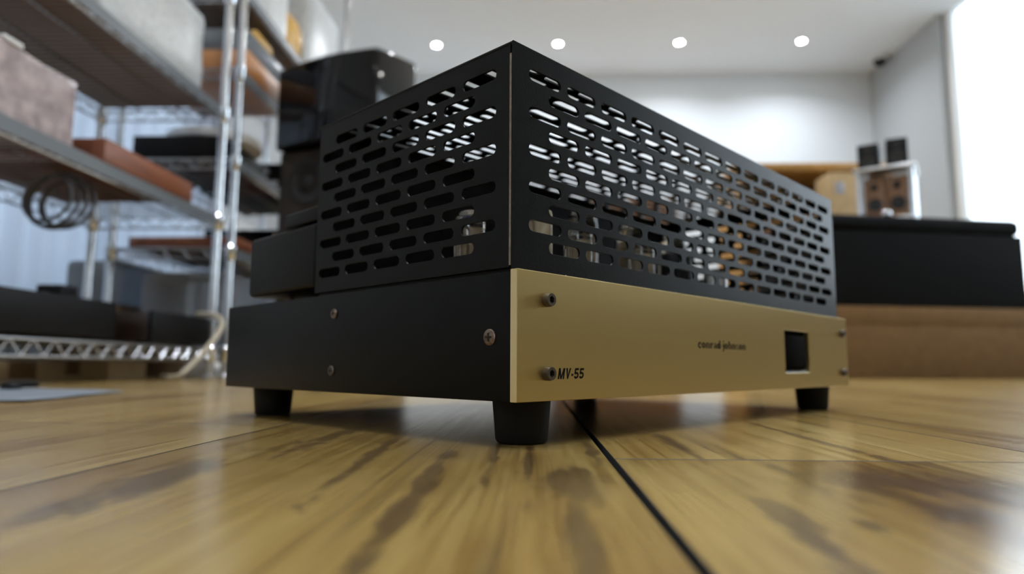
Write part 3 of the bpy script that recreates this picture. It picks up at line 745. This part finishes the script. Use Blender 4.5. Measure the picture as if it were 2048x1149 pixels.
o = boxobj('parcel', 'white paper parcel standing on the top shelf behind the chrome posts', 'parcel', 'white_plastic', -1.30, -1.02, 2.44, 2.62, 1.3345, 1.62, .01); crumple(o, .006, 14)
o = boxobj('amber_bag', 'amber yellow plastic bag between two pale parcels on the top shelf', 'bag', 'yellow', -1.28, -1.02, 2.63, 2.80, 1.3345, 1.52, .03); crumple(o, .012, 14)
o = boxobj('parcel', 'large pale grey plastic wrapped parcel at the far end of the top shelf', 'parcel', 'bubble', -1.34, -1.01, 2.82, 3.30, 1.3345, 1.78, .03); crumple(o, .014, 10)
# smoked cover on a carton by the wall
t = thing('cardboard_carton', 'tall brown carton against the white curtain', 'carton', (0, 0, 0))
obj('carton_body', bx(-1.66, -1.43, 2.28, 2.74, 0, .245, .002), M['cardboard'], t); obj('sealing_tape', bx(-1.57, -1.52, 2.2794, 2.74, .1, .2457, .0002), M['cardboard_pale'], t)
bm = bx(-1.65, -1.435, 2.30, 2.72, 0, .16, .02, 3); box(bm, -1.646, -1.439, 2.304, 2.716, .0, .156, .017, 3)
tag(obj('dust_cover', bm, M['acrylic'], loc=(0, 0, .246)), 'low smoked dust cover on the tall brown carton by the curtain', 'cover')
# white curtain along the left wall
bm = bmesh.new(); n = 150; y0, y1 = 1.75, 3.5; rows = []
for z in (.02, .8, 1.6, 2.45):
    row = []
    for i in range(n + 1):
        y = y0 + (y1 - y0) * i / n; row.append(bm.verts.new((XL + .05 + .022 * math.sin(i * .62 + .6 * math.sin(i * .07)) + .006 * math.sin(i * 1.9), y, z)))
    rows.append(row)
for A, B in zip(rows, rows[1:]):
    for i in range(n): bm.faces.new((A[i], A[i + 1], B[i + 1], B[i]))
t = thing('curtain', 'white pleated curtain hanging along the wall behind the shelving', 'curtain', (0, 0, 0))
o = obj('pleated_cloth', bm, M['curtain'], t); o.modifiers.new('thickness', 'SOLIDIFY').thickness = .002
bm = bmesh.new(); cyl(bm, (XL + .05, y0 - .08, 2.46), (XL + .05, y1 + .08, 2.46), .012, 12)
for y in (y0 - .05, y1 + .05): cyl(bm, (XL, y, 2.46), (XL + .05, y, 2.46), .008, 10)
obj('curtain_rail', bm, M['chrome'], t)

# ------------------------------------------------------------------ large loudspeaker
t = thing('floor_loudspeaker', 'tall black loudspeaker with glossy head standing in front of the wire shelving', 'loudspeaker', (-.966, 2.41, 0), -20)
SWd, SD, SH = .44, .27, 1.165
obj('cabinet', bx(.01, SWd - .01, .02, SD - .01, .03, .83, .006), M['matt_black'], t)
obj('plinth_base', bx(0, SWd, .01, SD, 0, .03, .004), M['gloss_black'], t)
bm = bmesh.new(); box(bm, 0, SWd, 0, SD, .835, SH)
for v in bm.verts:
    if v.co.z > 1.1 and v.co.x < .1: v.co.z -= .02
    if v.co.z > 1.1 and v.co.y > .1: v.co.z += .055
long_ = [e for e in bm.edges if abs(e.verts[0].co.x - e.verts[1].co.x) > .3]
bmesh.ops.subdivide_edges(bm, edges=long_, cuts=15, use_grid_fill=True)
for v in bm.verts:
    if v.co.y < .05: v.co.y -= .030 * math.sin(math.pi * max(0, min(1, v.co.x / SWd)))     # bowed front
bmesh.ops.bevel(bm, geom=[e for e in bm.edges if len(e.link_faces) == 2 and e.calc_face_angle() > .6], offset=.012, segments=3, profile=.5, affect='EDGES')
obj('head_unit', bm, M['gloss_black'], t)
obj('grille_cloth', bx(.025, SWd - .025, .008, .021, .05, .82, .006), M['grille_brown'], t)
for (x, z, r) in ((.15, .70, .075), (.32, .62, .075), (.22, .40, .12)):
    bm = bmesh.new(); lathe(bm, [(r * 1.12, 0), (r * 1.12, .006), (r, .008), (r * .86, .004), (r * .35, -.004), (r * .30, .004), (.004, .008)], 32, (x, .008, z), 'y'); obj('driver', bm, M['cone'], t)

# ------------------------------------------------------------------ boxes on the right
t = thing('cardboard_box', 'wide brown cardboard box on the floor under the big black box', 'carton', (1.185, 2.742, 0), 10.2)
obj('carton_body', bx(0, .935, 0, .55, 0, .288, .004), M['cardboard'], t); obj('carton_flap', bx(-.001, .936, -.0015, .5515, .215, .290, .001), M['cardboard'], t)
t = thing('black_case', 'big black cloth-covered box stacked on the brown cardboard box', 'case', (1.18, 2.742, .2905), 10.2)
obj('case_body', bx(0, .915, 0, .55, .001, .31, .006, 3), M['black_cloth'], t); obj('case_lid', bx(-.001, .916, -.001, .551, .3105, .382, .03, 5), M['black_cloth'], t)
o = obj('grey_tray', bx(1.20, 1.425, 2.92, 3.16, .6735, .688, .004), M['grey_wrap']); tag(o, 'flat grey tray on the left end of the black case', 'tray')
# chrome rack with small loudspeakers
RX, RY, RZ = 1.440, 3.00, .673
t = thing('chrome_rack', 'small chrome rack standing on the big black case', 'rack', (RX, RY, RZ), -32)
bmx = .225; 
for x in (.012, bmx - .012):
    for y in (.012, .19): 
        bm = bmesh.new(); cyl(bm, (x, y, .006), (x, y, .235), .0125, 16); lathe(bm, [(.016, 0), (.017, .004), (.0125, .008)], 16, (x, y, 0)); obj('post', bm, M['chrome'], t)
obj('top_board', bx(-.01, bmx + .01, -.01, .21, .235, .25, .003), M['silver'], t)
obj('lower_board', bx(.0, bmx, 0, .20, .012, .022, .002), M['silver'], t)
bm = bmesh.new(); bmesh.ops.create_uvsphere(bm, u_segments=20, v_segments=12, radius=.019, matrix=Matrix.Translation((.06, -.13, .0195)))
tag(obj('steel_ball', bm, M['chrome'], loc=(RX, RY, RZ)), 'shiny steel ball on the black case in front of the chrome rack', 'ball')
def small_speaker(label, x, y, z, wd, dp, hh, m, rz, group):
    t = thing('bookshelf_speaker', label, 'loudspeaker', (x, y, z), rz, group)
    obj('cabinet', bx(0, wd, 0, dp, 0, hh, .003), M[m], t)
    for zc, r in ((hh * .35, wd * .36), (hh * .78, wd * .2)):
        bm = bmesh.new(); lathe(bm, [(r, -.001), (r, .004), (r * .85, .005), (r * .4, .0012), (r * .3, .004), (.002, .005)], 24, (wd / 2, 0, zc), 'y'); obj('woofer' if zc < hh / 2 else 'tweeter', bm, M['cone'], t)
a = R(-32); ca, sa = math.cos(a), math.sin(a)
def rk(x, y): return (RX + x * ca - y * sa, RY + x * sa + y * ca)
for (lx, lab, m, z, wd, hh) in ((.028, 'brown bookshelf speaker on the left inside the chrome rack', 'brown_wood', RZ + .0221, .082, .185), (.115, 'brown bookshelf speaker on the right inside the chrome rack', 'brown_wood', RZ + .0221, .085, .185)):
    x, y = rk(lx, .03); small_speaker(lab, x, y, z, wd, .14, hh, m, -32, 'brown bookshelf speakers in the rack')
for (lx, lab, z, wd, hh, rz) in ((.008, 'lower black satellite speaker, on the left end of the chrome rack', RZ + .2502, .085, .118, -32), (.122, 'taller black satellite speaker, on the right end of the chrome rack', RZ + .2502, .085, .128, -26)):
    x, y = rk(lx, .03); small_speaker(lab, x, y, z, wd, .12, hh, 'matt_black', rz, 'black satellite speakers on the rack')
# honey coloured cabinet behind
t = thing('wooden_cabinet', 'open honey-coloured wooden cabinet behind the amplifier and black case', 'cabinet', (1.10, 3.62, 0))
obj('top_board', bx(-.02, .86, -.02, .42, 1.10, 1.142, .003), M['honey_wood'], t)
obj('back_board', bx(0, .84, .40, .41, .05, 1.10, 0), M['honey_wood'], t)
for x in (0, .815): obj('side_board', bx(x, x + .025, 0, .40, 0, 1.10, .002), M['honey_wood'], t)
for z in (.05, .42, .76): obj('shelf_board', bx(.025, .815, .005, .40, z, z + .025, .002), M['brown_wood'], t)
t = thing('cardboard_carton', 'pale brown carton with grey label beside the chrome rack', 'carton', (1.50, 3.405, .0))
obj('carton_body', bx(0, .145, 0, .17, .0, 1.03, .003), M['cardboard_pale'], t); obj('paper_label', bx(.03, .075, -.0012, 0, .92, .98, .0002), M['grey_wrap'], t)
# brown sideboard far behind the amplifier
t = thing('sideboard', 'dark brown wooden sideboard against the far wall seen through the cage', 'sideboard', (.15, 5.28, 0))
obj('carcass', bx(0, .98, 0, .44, .08, 1.36, .003), M['brown_wood'], t)
for k in range(2):
    d_ = obj('door', bx(.02 + .475 * k, .485 + .475 * k, -.018, -.001, .10, 1.33, .003), M['brown_wood'], t)
    bm = bmesh.new(); lathe(bm, [(.010, 0), (.013, .012), (.012, .02)], 16, (.46 + .06 * k, -.018, .75), 'y'); obj('knob', bm, M['silver'], d_)
for x in (.04, .94):
    for y in (.04, .40): obj('leg', bx(x - .02, x + .02, y - .02, y + .02, 0, .08, .002), M['brown_wood'], t)

# ------------------------------------------------------------------ paper on the floor at the left
bm = bmesh.new(); n = 10
P00, P10, P11, P01 = Vector((-.955, .74)), Vector((-.545, .715)), Vector((-.61, 1.0)), Vector((-.955, 1.14))
from mathutils import noise as _n
g = []
for i in range(n + 1):
    row = []
    for j in range(n + 1):
        u, v = i / n, j / n; p = P00 * (1 - u) * (1 - v) + P10 * u * (1 - v) + P11 * u * v + P01 * (1 - u) * v
        row.append(bm.verts.new((p.x, p.y, .0012 + .002 * abs(_n.noise(Vector((p.x * 9, p.y * 9, 0))))))) 
    g.append(row)
for i in range(n):
    for j in range(n): bm.faces.new((g[i][j], g[i + 1][j], g[i + 1][j + 1], g[i][j + 1]))
o = obj('paper_sheet', bm, M['paper']); o.modifiers.new('thickness', 'SOLIDIFY').thickness = .0008; tag(o, 'blue-grey paper sheet lying on the floor left of the amplifier', 'paper')
bm = bmesh.new(); lathe(bm, [(.014, 0), (.014, .006), (.010, .009)], 18, (-.80, 1.02, .0035)); cyl(bm, (-.80, 1.02, .008), (-.765, 1.03, .010), .004, 8)
tag(obj('black_bottle_stopper', bm, M['matt_black']), 'small black cap lying on the blue-grey paper sheet', 'cap')
